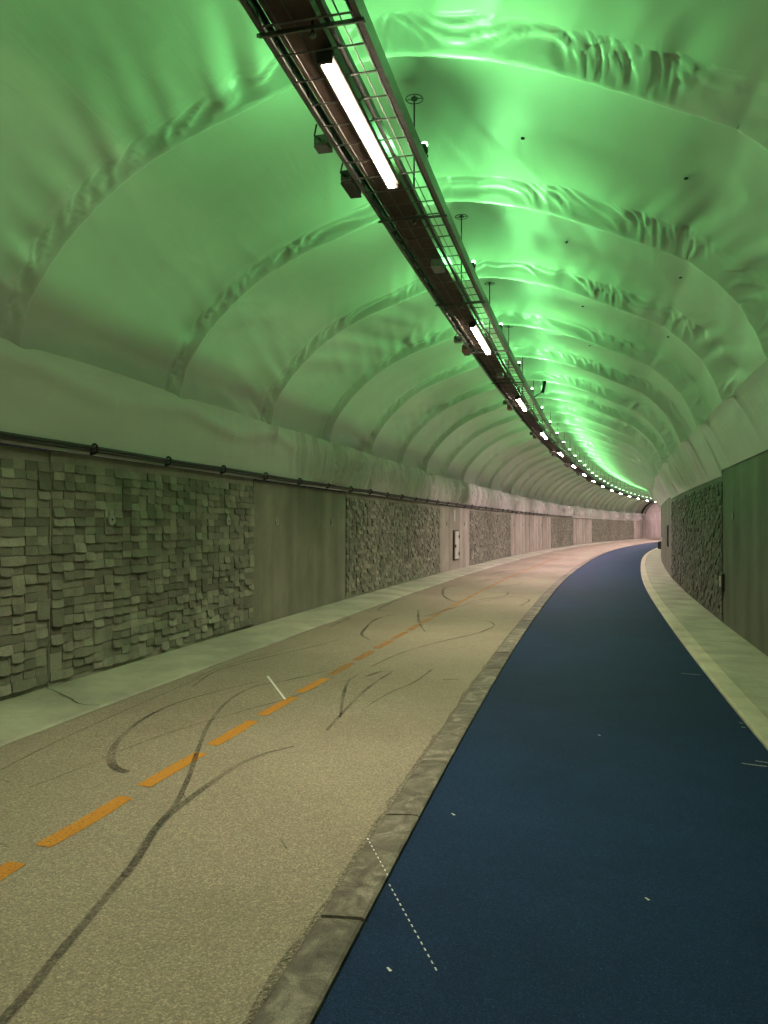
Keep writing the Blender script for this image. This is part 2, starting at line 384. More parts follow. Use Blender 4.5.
for i in range(26):
    t = i / 25.; s_ = 3.78 - .96 * t; o_ = -.985 + .515 * t
    groundpath('chalk_dot', [(s_, o_), (s_ - .018, o_ + .0096)], [.006, .006], .033 if o_ < EE + .01 else .004, M['white'], kerb)
for s_, o_, a in ((5.9, 1.33, .16), (6.0, 1.38, .1), (9.35, 1.36, .2), (7.0, 1.40, .03), (7.15, 1.41, .03), (4.3, -.62, .02), (3.6, .35, .015), (2.75, -.62, .018), (6.3, .22, .02)):
    groundpath('chalk_scuff', [(s_, o_), (s_ + .02, o_ - a)], [.012, .008], .004, M['white'], road)

# ------------------------------------------------------------------ walls
def wallshell(name, o, side, top):
    p = [(o + side * .10, -.2), (o + side * .10, top - .01), (o + side * .35, top - .01), (o + side * .35, -.2)]
    return tagk(sweep(name, p, srange(BACK, 132, 1.), M['wall'], closed=True))
wl = wallshell('wall_left', A, -1, ZL); wr = wallshell('wall_right', H, 1, ZR)
# panels are built flat: local x towards the tunnel, y along, z up
def panel_frame(s0, s1, o):
    a = W(s0, o, 0); b_ = W(s1, o, 0); d = (b_ - a); ln = d.length
    yaw = math.atan2(d.x, d.y)
    m = Matrix.Translation(a) @ Matrix.Rotation(-yaw, 4, 'Z'); m2 = Matrix.Shear('XY', 4, (0, 0))
    return m, ln
def stone_panel_mesh(ln, h, seed, side, cw=.152, rh=.0835):
    """side +1: face looks to local +x"""
    r = random.Random(seed); bm = bmesh.new()
    e = .003
    x0 = -.10
    bm_box(bm, min(x0 * side, 0), max(x0 * side, 0), e, ln - e, .02, h)     # body
    nr = int((h - .12) / rh); z0 = .09; rh = (h - .12 - .07) / nr
    occ = set(); nc = int((ln - .02) / cw); cwid = (ln - .02) / nc
    for i in range(nr):
        j = 0; 
        while j < nc:
            if (i, j) in occ: j += 1; continue
            w = 1; hh = 1
            q = r.random()
            if q < .11 and j + 1 < nc and (i, j + 1) not in occ: w = 2
            elif q < .145 and i + 1 < nr: hh = 2; occ.add((i + 1, j))
            ya = .01 + j * cwid; yb = ya + cwid * w; za = z0 + i * rh; zb = za + rh * hh
            base = r.choice([.004, .007, .010, .014, .020]) + r.uniform(0, .005)
            tb = r.choice([.0, .004, .014, .022, .032]); ts = r.uniform(-.006, .006)
            gp = .002; jz = r.uniform(-.004, .004)
            def d(u, v): return side * max(.003, base + tb * (1 - v) * (.6 + .5 * math.sin(u * PI)) + ts * (u - .5))
            n = 3; top = []; V = []
            for v in (0., 1.):
                row = []
                for k in range(n + 1):
                    u = k / n
                    row.append(bm.verts.new((d(u, v), ya + gp + (yb - ya - 2 * gp) * u, za + gp + (zb - za - 2 * gp) * v + (jz if 0 < v else 0) - (.007 * math.sin(u * PI) if v == 0 and tb > .01 else 0))))
                V.append(row)
            back = [[bm.verts.new((0 - .001 * side, vv.co.y, vv.co.z)) for vv in row] for row in V]
            for k in range(n):
                bm.faces.new((V[0][k], V[0][k + 1], V[1][k + 1], V[1][k]))
                bm.faces.new((back[0][k], back[0][k + 1], V[0][k + 1], V[0][k]))
                bm.faces.new((V[1][k], V[1][k + 1], back[1][k + 1], back[1][k]))
            bm.faces.new((V[0][0], V[1][0], back[1][0], back[0][0])); bm.faces.new((V[0][n], V[1][n], back[1][n], back[0][n]))
            j += w
    return bm
def discs(par, ys, z, side, mat, r=.05, proud=.046):
    for y in ys:
        bm = bmesh.new(); bm_disc(bm, Vector((side * proud / 2, y, z)), 'X', r, proud, 18)
        bm_disc(bm, Vector((side * proud / 2, y, z + r * .9)), 'X', r * .62, proud * .9, 14)
        d = obj('anchor_disc', bm, mat, par)
        bm = bmesh.new(); bm_disc(bm, Vector((side * (proud + .001), y, z)), 'X', r * .2, .004, 10); obj('anchor_hole', bm, M['joint'], d)
def panel(wall, kind, s0, s1, o, side, top, seed, disc=None):
    m, ln = panel_frame(s0, s1, o)
    z_off = 0
    if kind == 'stone':
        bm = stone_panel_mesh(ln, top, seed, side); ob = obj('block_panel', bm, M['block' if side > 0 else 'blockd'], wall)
    else:
        bm = bmesh.new(); bm_box(bm, min(-.1 * side, 0), max(-.1 * side, 0), .012, ln - .012, .02, top, .006)
        for yy in (.02, ln - .02): bm_box(bm, min(0, side * .003), max(0, side * .003), yy - .008, yy + .008, .03, top - .01)
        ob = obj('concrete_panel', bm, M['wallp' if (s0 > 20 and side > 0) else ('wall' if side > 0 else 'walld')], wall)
    ob.matrix_local = m
    if disc: discs(ob, [ln * f for f in disc], 1.56 if side > 0 else 1.86, side, M['disc'] if kind == 'stone' else M['disc'], .06 if kind == 'stone' else .058, .046 if kind == 'stone' else .014)
    return ob, ln
LP = [(-7.3, -3.0, 'stone'), (-3.0, 1.6, 'stone'), (1.6, 5.98, 'stone'), (5.98, 10.28, 'stone'), (10.28, 14.52, 'flat'), (14.52, 18.9, 'stone'), (18.9, 23.3, 'stone'),
      (23.3, 28.0, 'flat'), (28.0, 32.6, 'stone'), (32.6, 37.3, 'stone'), (37.3, 42., 'flat'), (42., 46.7, 'flat'), (46.7, 51.5, 'flat'), (51.5, 56.2, 'stone'), (56.2, 61., 'stone'),
      (61., 65.5, 'flat'), (65.5, 70., 'flat')] + [(70 + 4.4 * i, 74.4 + 4.4 * i, 'stone') for i in range(5)] + [(92., 97., 'flat')]
for i, (a, b_, kd) in enumerate(LP):
    top = ZL - (.0 if kd == 'stone' else .015)
    if i == 2: top -= .012
    panel(wl, kd, a, b_, A + (0 if i != 2 else -.02), 1, top, 100 + i, (.2, .8) if b_ > 5 else None)
# vertical anchor fins seen along far smooth panels are the plates of each narrower unit
for s_ in (38.6, 43.2, 48., 62.4, 67.):
    m = frame(s_, A, 0); bm = bmesh.new(); bm_box(bm, 0, .012, -.012, .012, .05, ZL - .05); o = obj('panel_joint', bm, M['joint'], wl); o.matrix_local = m
RP = [(-7., 2.4, 'flat'), (2.4, 8.4, 'flat'), (8.4, 14.45, 'flat'), (14.45, 20.5, 'stone'), (20.5, 26.5, 'stone'), (26.5, 32.5, 'flat'), (32.5, 38.5, 'flat'), (38.5, 44.5, 'flat'), (44.5, 50.5, 'flat'), (50.5, 56.5, 'flat')]
for i, (a, b_, kd) in enumerate(RP):
    top = ZR - .10 if kd == 'stone' else ZR
    panel(wr, kd, a, b_, H, -1, top, 300 + i, None)
pr = wr
bm = bmesh.new(); m = frame(13.39, H, 1.88)
bm_disc(bm, Vector((-.006, 0, 0)), 'X', .05, .014, 18); bm_disc(bm, Vector((-.006, 0, .05)), 'X', .034, .013, 14)
o = obj('anchor_disc', bm, M['disc'], wr); o.matrix_local = m

# hatch and cabinet details
def wall_thing(name, s_, o_, z_, label, cat): 
    e = empty(name, frame(s_, o_, z_)); return tag(e, label, cat)
t = wall_thing('service_cabinet', 25.55, A, .36, 'tall narrow white service cabinet set in the left wall between two block panels', 'cabinet')
bm = bmesh.new(); bm_box(bm, 0, .05, -.40, .40, 0, 1.0, .006); obj('cabinet_body', bm, M['galvd'], t)
bm = bmesh.new(); bm_box(bm, .05, .075, -.28, .28, .03, .96, .006); d = obj('cabinet_door', bm, M['plate'], t)
for zz in (.2, .78):
    bm = bmesh.new(); bm_box(bm, .072, .095, .24, .34, zz - .06, zz + .06, .004); obj('hinge', bm, M['galvd'], d)
bm = bmesh.new(); bm_box(bm, .072, .10, -.30, -.25, .42, .52, .004); obj('handle', bm, M['galvd'], d)
t = wall_thing('white_plate', 25.4, A, 1.66, 'thin pale vertical strip on the left wall above the white cabinet', 'plate')
bm = bmesh.new(); bm_box(bm, 0, .02, -.09, .09, 0, .38, .004); obj('sign_plate', bm, M['plate'], t)
t = wall_thing('socket_box', 14.38, H, .58, 'dark framed socket box on the right wall beside the block panel edge', 'socket')
bm = bmesh.new(); bm_box(bm, -.05, 0, -.11, .11, .02, .32, .006); fr = obj('box_frame', bm, M['galvd'], t)
bm = bmesh.new(); bm_box(bm, -.062, -.05, -.05, .05, .10, .27, .003); obj('box_cover', bm, M['plate'], t)
bm = bmesh.new(); bm_tube(bm, [(-.03, -.1, .06), (-.03, -.11, -.02), (-.03, -.1, -.08)], .012); obj('cable_stub', bm, M['black'], t)
t = wall_thing('niche_door', 29.4, H, 1.0, 'dark upright slot of a recessed locker in the right wall beyond the block panels', 'locker')
bm = bmesh.new(); bm_box(bm, -.03, 0, -.42, .42, 0, .76, .006); obj('locker_frame', bm, M['galvd'], t)
bm = bmesh.new(); bm_box(bm, -.04, -.03, -.36, .36, .04, .72, .004); obj('locker_door', bm, M['black'], t)
t = wall_thing('wall_socket', 37.5, H, 1.0, 'small white socket on the far right wall past the dark locker', 'socket')
bm = bmesh.new(); bm_box(bm, -.04, 0, -.25, .25, 0, .2, .01); obj('socket_body', bm, M['plate'], t)
bm = bmesh.new(); bm_box(bm, -.05, -.04, -.12, .12, .04, .1, .003); obj('socket_lid', bm, M['grey'], t)
t = wall_thing('hose_box', 46., H, .45, 'dark box sticking out where the right wall disappears round the bend', 'box')
bm = bmesh.new(); bm_box(bm, -.16, 0, -.25, .25, 0, .42, .02); obj('box_body', bm, M['galvd'], t)
bm = bmesh.new(); bm_box(bm, -.175, -.16, -.2, .2, .04, .38, .006); obj('box_lid', bm, M['black'], t)

# ------------------------------------------------------------------ vault membrane
PROF = [(-4.62, 2.98), (-4.58, 3.2), (-4.50, 3.45), (-4.28, 3.78), (-3.98, 4.10), (-3.58, 4.42), (-3.1, 4.68), (-2.5, 4.92), (-1.95, 5.12), (-1.38, 5.24), (-.85, 5.19), (-.2, 5.03), (.45, 4.78), (1.17, 4.47), (1.47, 4.22), (1.71, 3.96), (1.86, 3.68), (1.97, 3.40)]
def arc_samples(n):
    d = [0.]
    for a, b_ in zip(PROF, PROF[1:]): d.append(d[-1] + math.dist(a, b_))
    pts = []
    # rounded interpolation, but keep the kink in the right haunch
    for i in range(n + 1):
        u = d[-1] * i / n; j = 0
        while j < len(d) - 2 and u > d[j + 1]: j += 1
        t = (u - d[j]) / (d[j + 1] - d[j]); p0 = Vector(PROF[max(j - 1, 0)]); p1 = Vector(PROF[j]); p2 = Vector(PROF[j + 1]); p3 = Vector(PROF[min(j + 2, len(PROF) - 1)])
        if j >= 12: q = p1.lerp(p2, t)
        else: q = .5 * ((2 * p1) + (p2 - p0) * t + (2 * p0 - 5 * p1 + 4 * p2 - p3) * t * t + (3 * p1 - p0 - 3 * p2 + p3) * t ** 3)
        pts.append((q.x, q.y, u))
    out = []
    for i, (x, z, u) in enumerate(pts):
        a = pts[max(i - 1, 0)]; b_ = pts[min(i + 1, n)]
        tx, tz = b_[0] - a[0], b_[1] - a[1]; l = math.hypot(tx, tz)
        out.append((x, z, u, tz / l, -tx / l))      # inward normal: (tz, -tx)
    return out, d[-1]
RIBS = [5.55 + 2.65 * k for k in range(-5, 36)]
BW = .23
def nz(x, y, z=0.): return noise.noise(Vector((x, y, z)))
def ridge(v): return (1 - min(1, abs(v) * 2.2)) ** 2
def off(u, s, r0, r1, AL):
    """inward offset of the membrane between rib r0 and rib r1"""
    f = (s - r0) / (r1 - r0)
    d0 = s - r0; d1 = (r1 - BW) - s
    rt = max(0., min(1., (u / AL - .45) / .2)); bul = -(.05 + .055 * rt) * math.sin(PI * max(0, min(1, f)) ** .8) ** .8
    a = math.exp(-d0 / .45) + .9 * math.exp(-max(0, d1) / .55)
    seed = r0 * 3.1
    m1 = max(0., nz(u * .8 + seed, s * .5, 2.) + .15)
    w = .040 * a * m1 * (ridge(nz(u * 2.6 + s * .9 + seed, s * .45, 7.)) - .3)
    w += .022 * max(0, nz(u * .5, s * .4 + seed, 5.) + .1) * (ridge(nz(u * 1.4 - s * .7 + seed, s * .5, 11.)) - .3)
    w += .007 * nz(u * .7 + seed, s * .8, 3.)
    m2 = max(0., nz(u * .55 + seed * 1.7, s * .3, 21.) + .12)
    w += .16 * m2 * math.exp(-max(0, d1) / .55) * nz(u * 5.2 + s * 1.4 + seed, s * .55, 17.)
    w += .06 * m2 * nz(u * 3.1 - s * .8 + seed, s * .4, 27.)
    k = math.exp(-((u - AL + 1.55) / .22) ** 2)                     # crease at the haunch on the right
    w += .03 * k * (nz(s * 1.3, u * 2., seed) )
    return bul + w - .05
ceiling = None; 
def build_vault():
    global ceiling
    V = []; Fc = []; UV = []
    for r0, r1 in zip(RIBS, RIBS[1:]):
        if r1 > END + 2: break
        near = r1 < 16; mid = r1 < 32
        n = 260 if near and r0 > 1 else (150 if mid else 70)
        arc, AL = arc_samples(n)
        st = .045 if near and r0 > 1 else (.09 if mid else .22)
        ss = srange(r0 + .015, r1 - BW + .02, st)
        base = len(V)
        for s in ss:
            for (x, z, u, nx, nz_) in arc:
                h = off(u, s, r0, r1, AL)
                V.append(W(s, x + nx * h, z + nz_ * h)); UV.append((u, s))
        w = n + 1
        for i in range(len(ss) - 1):
            for j in range(n):
                a = base + i * w + j; Fc.append((a, a + w, a + w + 1, a + 1))
    ceiling = tagk(fromdata('ceiling', V, Fc, M['mem'], None, True, UV))
    # pleated band in front of every arch
    for k, (r0, r1) in enumerate(zip(RIBS, RIBS[1:])):
        if r1 > END + 2: break
        near = r1 < 12; mid = r1 < 26
        n = 420 if near and r0 > -2 else (260 if mid else 90)
        arc, AL = arc_samples(n); nb = 16 if near else (12 if mid else 7)
        V = []; Fc = []; UV = []; sh = [(q / nb) for q in range(nb)] + [.97, 1.] 
        s_a = r1 - BW; full = [s_a - .01 + (BW + .01) * t for t in sh] + [r1 + .006, r1 + .035]
        for si, s in enumerate(full):
            for (x, z, u, nx, nz_) in arc:
                side = 1. if u > AL * .52 else 0.
                left = 1 - side
                hb = off(u, min(s, r1 - BW * .6), r0, r1, AL)
                lf = max(0., min(1., (AL * .52 - u) / (AL * .22))); t0 = .42 * lf; t = max(0., min(1., ((s - s_a) / BW - t0) / (1 - t0)))
                if s <= r1 + .01:
                    pk = .115 + .045 * max(0, (u - AL * .45) / AL * 2) - .045 * max(0., min(1., (AL * .52 - u) / (AL * .22)))
                    ramp_ = (t / .9) ** 2.2 if t < .9 else 1.
                    h = hb * (1 - ramp_) + pk * ramp_
                    env = math.sin(PI * min(1, t * 1.05)) ** .7
                    dens = 4.2 + 1.5 * nz(u, k * 1.7, 0)
                    ph = u * dens + (t - .5) * (1.6 if left else -2.2)
                    pl = (ridge(nz(ph * 1.1, t * 1.3 + k * 5.1, 1.)) - .35) * (.036 + .012 * lf) + .020 * nz(ph * 2.7, t * 2.5, k + 4.) + .012 * nz(ph * 6., t * 5, k + 9.)
                    crown = math.exp(-((u - AL * .45) / 1.0) ** 2)
                    h += env * pl * (1 - .45 * crown)
                    if t > .9: h += .006 * nz(u * 9, k * 3., 2.)
                else:
                    q = (s - r1) / .035; h = (.115 + .045 * max(0, (u - AL * .45) / AL * 2) - .045 * max(0., min(1., (AL * .52 - u) / (AL * .22)))) * (1 - q) + off(u, r1 + .03, r1, r1 + 2.65, AL) * q
                V.append(W(s, x + nx * h, z + nz_ * h)); UV.append((u, s))
        w = n + 1
        for i in range(len(full) - 1):
            for j in range(n):
                a = i * w + j; Fc.append((a, a + w, a + w + 1, a + 1))
        fromdata('pleated_band', V, Fc, M['band'], ceiling, True, UV)
build_vault()
# small dark stains / plug holes on the membrane: little rivets
arc, AL = arc_samples(200)
for s_, fu in ((7.2, .62), (7.1, .80), (9.7, .66), (9.6, .83), (12.4, .68), (12.3, .84), (15.0, .69)):
    x, z, u, nx, nz_ = arc[int(200 * fu)]
    bm = bmesh.new(); bmesh.ops.create_uvsphere(bm, u_segments=12, v_segments=6, radius=.02); bmesh.ops.scale(bm, vec=(1, 1, .5), verts=bm.verts)
    o = obj('membrane_plug', bm, M['galvd'], ceiling); h = -.13
    o.location = W(s_, x + nx * h, z + nz_ * h)

# ------------------------------------------------------------------ skirts under the vault
def skirt(name, side, label):
    rows = []; uv = []
    ss = srange(BACK, 34, .035) + srange(34.1, END, .12)
    nv = 15
    for s in ss:
        q = (s - RIBS[0]) / 2.65; f = q - math.floor(q); ri = math.floor(q + .5); dr = abs(f - round(f)) * 2.65
        cl = max(0., nz(s * .33, 9. + side, 0) + .25) if s > 9 else .04
        if side < 0:
            amp = (.02 if s < 11.5 else min(1., (s - 11.) / 3.)) * (.6 + .5 * cl)
        else: amp = (.04 if s < 16 else .7) * (.15 + 2 * cl * cl)
        top = (3.03 if side < 0 else 3.43) + .025 * math.sin(f * PI) - .03 * math.exp(-(dr / .12) ** 2)
        bot = (ZL + .0) if side < 0 else (ZR - .115 if 14.45 < s < 26.5 else ZR - .015)
        row = []
        for j in range(nv + 1):
            v = j / nv; z = top * (1 - v) + bot * v
            fold = ridge(nz(s * 4.2 + v * .5, v * .3, 4. + side)) * .075 + .055 * nz(s * 8. + v * .6, v * .4, 8.) + .02 * nz(s * 3. - v * 1.1, v, 2.)
            sw = .05 * math.exp(-((v - .12 - .22 * abs(math.sin(f * PI))) / .10) ** 2) * (1 if side < 0 else .3) * (.3 + .7 * max(0, nz(ri * 3.3, s * .6, 1.) + .5))   # sagging swag
            env = amp * (math.sin(PI * min(1, v * 1.0 + .06)) ** .5 if v < .97 else .3)
            tri = .10 * math.exp(-(dr / (.10 + .35 * v)) ** 2) * math.exp(-v * 5) if (s > 9 and side < 0) else 0
            d = fold * (3.6 if s > 9 else 1.) * env + sw * (1. if s < 16 else .5) + tri
            if side < 0:
                o_ = (-4.56 + .03 * v) + .035 + d
                if v > .93: o_ = min(o_, A + .09)
            else:
                o_ = 1.95 + (2.34 - 1.95) * (v ** .8) - d * .8
            row.append(W(s, o_, z)); uv.append((v * 2, s))
        # hem rolled over onto the vault
        rows.append(row)
    o = grid(name, rows, M['skirt'], None, True, uv, flip=(side > 0))
    tag(o, label, 'sheeting'); return o
skirt('membrane_skirt', -1, 'grey plastic skirt hanging in folds between the vault and the left wall')
skirt('membrane_skirt', 1, 'plastic skirt sloping down from the vault onto the right wall')

# conduit along the top of the left wall, sagging between its clips
CZ = 2.245
def cz(s): return CZ + .003 * math.sin(s * 2.1) + .004 * nz(s * .6, 0, 0)
for (dz, do, r, m_, lab) in ((0., .115, .019, M['cable'], 'thick black cable clipped along the top of the left wall'), (-.034, .105, .012, M['cable'], 'thin black cable running right below the thick one on the left wall')):
    bm = bmesh.new(); pts = [W(s, A + do, cz(s) + dz) for s in srange(BACK, 60, .25)]
    bm_tube(bm, pts, r, 8); tag(obj('wall_cable', bm, m_, None, True), lab, 'cable')
bracket = []
s = 6.45 - 1.34 * 3; i = 0
while s < 50:
    m = frame(s, A, cz(s))
    e = empty('cable_clip', m)
    bm = bmesh.new(); bm_tube(bm, [(.115 + .034 * math.cos(a), 0, -.012 + .045 * math.sin(a)) for a in [x * PI / 8 for x in range(17)]], .011, 6); obj('clip_band', bm, M['black'], e, True)
    bm = bmesh.new(); bm_box(bm, .03, .10, -.012, .012, -.075, -.045, .003); obj('clip_foot', bm, M['black'], e)
    if s > 6 and i - 3 < 8 and i >= 3: tag(e, 'black cable clip above the left wall, %s to the photographer' % ORD[i - 3], 'clip', 'cable clips on the left wall')
    else: tag(e, 'small black cable clip in the far row above the left wall beyond the eighth' if s > 6 else 'black cable clip behind the photographer on the left wall', 'clip', 'cable clips on the left wall' if s > 6 else 'cable clips out of view')
    s += 1.34; i += 1

# ------------------------------------------------------------------ far end: lining beyond the membrane
sec = tagk(sweep('wall_far', [(A - .05, 2.15), (A - .28, 3.2), (-4.1, 4.3), (-3., 5.1), (-1.3, 5.6), (.4, 5.2), (1.6, 4.5), (2.3, 3.5), (H + .05, 2.6)], srange(END - .2, 122, .6), M['pink'], smooth=True))
ring = []
arc, AL = arc_samples(60)
V = []; Fc = []
for s_, e_ in ((END - .35, 0.), (END - .35, .12), (END + .1, .12), (END + .1, -.35)):
    pass
def arch_ring(name, s0, s1, din, dout, m, parent=None):
    V = []; n = len(arc)
    for s_, dd in ((s0, din), (s1, din), (s1, -dout), (s0, -dout)):
        for (x, z, u, nx, nz_) in arc: V.append(W(s_, x + nx * dd, z + nz_ * dd))
    Fc = []
    for q in range(4):
        a0 = q * n; b0 = ((q + 1) % 4) * n
        for j in range(n - 1): Fc.append((a0 + j, a0 + j + 1, b0 + j + 1, b0 + j))
    return fromdata(name, V, Fc, m, parent, False)
tagk(arch_ring('trim_4', END - .3, END + .05, .03, .5, M['trimdark']))
tagk(arch_ring('trim_5', 112., 112.5, .35, .4, M['pink']))
tagk(sweep('wall_far_left', [(A - .02, 0), (A - .02, 2.3)], srange(END - .2, 130, .6), M['pink']))
bm = bmesh.new(); bmv = [bm.verts.new(W(128., o_, z_)) for o_, z_ in ((-6, -.2), (4, -.2), (4, 6.5), (-6, 6.5))]; bm.faces.new(bmv); tagk(obj('wall_end', bm, M['pink']))

# ------------------------------------------------------------------ cable ladder and what it carries
TZ = 4.26
lad = empty('cable_ladder', frame(3., -1.32, TZ))
tag(lad, 'long steel cable ladder with a dark trough hung under the crown of the vault', 'cable ladder')
linv = lad.matrix_world.inverted()
LS = srange(-6., 98., .5)
def lsweep(name, prof, m): return sweep(name, prof, LS, m, lad, closed=True, inv=linv)
for o_ in (-1.615, -1.045):
    sg = 1 if o_ < -1.3 else -1
    lsweep('side_rail', [(o_ - .004 * sg, TZ - .01), (o_ + .028 * sg, TZ - .01), (o_ + .028 * sg, TZ - .004), (o_ + .003 * sg, TZ - .004), (o_ + .003 * sg, TZ + .094), (o_ + .024 * sg, TZ + .094), (o_ + .024 * sg, TZ + .1), (o_ - .004 * sg, TZ + .1)], M['galv'])
lsweep('cable_trough', [(-1.56, TZ + .11), (-1.55, TZ + .035), (-1.29, TZ + .035), (-1.28, TZ + .11), (-1.285, TZ + .11), (-1.295, TZ + .041), (-1.545, TZ + .041), (-1.555, TZ + .11)], M['brown'])
lsweep('lamp_rail', rect(-1.245, -1.215, TZ + .0, TZ + .045), M['galvd'])
for o_ in (-1.585, -1.5, -1.41, -1.155, -1.09):
    lsweep('mesh_wire', circ(o_, TZ + .0, .0042, 5), M['galv'])
def rungbm(ox0, ox1, s_):
    bm = bmesh.new(); bm_tube(bm, [(ox0, 0, .09), (ox0, 0, .004), (ox0 + .012, 0, -.006), (ox1 - .012, 0, -.006), (ox1, 0, .004), (ox1, 0, .09)], .0058, 6); return bm
bm = rungbm(-.285, .265, 0); me_r = bpy.data.meshes.new('rung'); bm.to_mesh(me_r); bm.free(); me_r.materials.append(M['galv'])
s = 2.2; cnt = 0
while cnt < 100:
    o = bpy.data.objects.new('rung', me_r); C.objects.link(o); o.parent = lad; o.matrix_local = linv @ frame(s, -1.32, TZ); s += .262; cnt += 1
bm = bmesh.new()
def add_rung(bm, s_):
    pts = [linv @ (frame(s_, -1.32, TZ) @ Vector(p)) for p in ((-.285, 0, .09), (-.285, 0, -.006), (.265, 0, -.006), (.265, 0, .09))]
    bm_tube(bm, pts, .0058, 5)
while s < 97: add_rung(bm, s); s += .262
o = obj('rung', bm, M['galv'], lad); o['kind'] = 'stuff'
# cross brackets of the hangers
k = 0; HS = []
s = 3.83 - 2.6 * 3
while s < 97:
    HS.append(s); s += 2.6
for k, s_ in enumerate(HS):
    bm = bmesh.new()
    bm_box(bm, -.31, .29, -.02, .02, -.016, -.012); bm_box(bm, -.31, .29, -.02, -.016, -.034, -.012)
    o = obj('cross_bracket', bm, M['galv'], lad); o.matrix_local = linv @ frame(s_, -1.32, TZ)
# hanger rods with rosettes on the membrane
arcH, _ = arc_samples(200)
def roof_z(o_):
    return min(((abs(a[0] - o_), a[1]) for a in arcH))[1]
def hanger(s_):
    e = empty('hanger_rod', frame(s_, -1.32, TZ))
    top = roof_z(-1.32) + .07 - TZ
    bm = bmesh.new(); bm_tube(bm, [(0, 0, -.06), (0, 0, top)], .0075, 8); obj('threaded_rod', bm, M['galvd'], e)
    bm = bmesh.new(); bm_disc(bm, Vector((0, 0, top - .028)), 'Z', .03, .012, 12)
    bm_tube(bm, [(.075 * math.cos(a * PI / 10), .075 * math.sin(a * PI / 10), top - .03) for a in range(21)], .004, 5); bm_tube(bm, [(-.075, 0, top - .03), (.075, 0, top - .03)], .004, 5)
    obj('rosette', bm, M['galvd'], e)
    bm = bmesh.new(); bm_disc(bm, Vector((0, 0, -.058)), 'Z', .02, .014, 6); obj('nut', bm, M['galv'], e)
    return e
h0 = hanger(HS[0])
vis = [s_ for s_ in HS if s_ > 3.5]
for k, s_ in enumerate(HS):
    e = h0 if k == 0 else copytree(h0)
    if k: e.matrix_world = frame(s_, -1.32, TZ)
    if s_ < 3.5: tag(e, 'threaded hanger rod above the cable ladder behind the photographer', 'hanger rod', 'hanger rods out of view')
    else:
        j = vis.index(s_)
        if j < 8: tag(e, 'thin hanger rod with round rosette holding the cable ladder, %s of the row' % ORD[j], 'hanger rod', 'hanger rods of the cable ladder')
        else: tag(e, 'tiny distant hanger rod of the cable ladder, beyond the eighth', 'hanger rod', 'distant hanger rods')
# cables lying in the ladder
for i, (o_, z_, r_, m_, lab) in enumerate(((-1.50, .065, .020, 'cable', 'thick black cable lying in the left half of the trough'), (-1.44, .06, .015, 'cable', 'black cable in the trough, right beside the thick one'),
        (-1.34, .06, .018, 'cable', 'black cable along the right edge of the trough'), (-1.085, .02, .013, 'cable', 'black cable lying on the ladder by its right rail'))):
    bm = bmesh.new(); pts = [W(s, o_ + .008 * nz(s * .9, i * 3., 0), TZ + z_ + .003 * nz(s * 1.3, i, 4)) for s in srange(-6, 97, .4)]
    bm_tube(bm, pts, r_, 7); tag(obj('power_cable', bm, M[m_], None, True), lab, 'cable')

# linear luminaires
LZ = 4.20
def luminaire(mat, col, watt, spread):
    e = bpy.data.objects.new('linear_lamp', None); C.objects.link(e); e.empty_display_size = .1
    l = 1.68
    bm = bmesh.new(); bm_box(bm, -.055, .055, 0, l, .018, .055, .008); obj('lamp_housing', bm, M['house'], e)
    bm = bmesh.new(); bm_box(bm, -.028, .028, .03, l - .03, -.014, .018, .010); obj('lamp_diffuser', bm, mat, e)
    for y in (.012, l - .012):
        bm = bmesh.new(); bm_box(bm, -.045, .045, y - .014, y + .014, -.014, .05, .006); obj('end_cap', bm, M['galvd'], e)
    for y in (.35, l - .35):
        bm = bmesh.new(); bm_box(bm, -.05, .05, y - .012, y + .012, .05, .068, .002); obj('mounting_bracket', bm, M['galvd'], e)
    ld = bpy.data.lights.new('lamp_beam', 'AREA'); ld.shape = 'RECTANGLE'; ld.size = .066; ld.size_y = l - .08; ld.energy = watt; ld.color = col; ld.spread = math.radians(spread)
    lo = bpy.data.objects.new('lamp_beam', ld); C.objects.link(lo); lo.parent = e; lo.location = (0, l / 2, -.020)
    return e
LAMPC = {'lamp_near': ((1., .86, .66), 72., 120.), 'lamp_next': ((1., .81, .68), 92., 128.), 'lamp_mid': ((1., .76, .71), 140., 142.), 'lamp_far': ((1., .70, .76), 240., 154.)}
SPREAD = 145
protos = {}
s = 4.04 - 5.88 * 2; j = 0
while s < 97:
    kd = 'lamp_near' if s < 14 else ('lamp_next' if s < 19 else ('lamp_mid' if s < 26 else 'lamp_far'))
    if kd in protos: e = copytree(protos[kd])
    else: e = luminaire(M[kd], *LAMPC[kd]); protos[kd] = e
    e.matrix_world = frame(s, -1.325, LZ)
    if s < 3: tag(e, 'glowing linear lamp under the ladder behind the photographer', 'lamp', 'linear lamps out of view')
    else:
        if j < 8: tag(e, 'glowing linear lamp below the cable ladder, %s of the row' % ORD[j], 'lamp', 'linear lamps below the ladder')
        else: tag(e, 'far glowing linear lamp below the ladder, beyond the eighth', 'lamp', 'distant linear lamps')
        j += 1
    s += 5.88
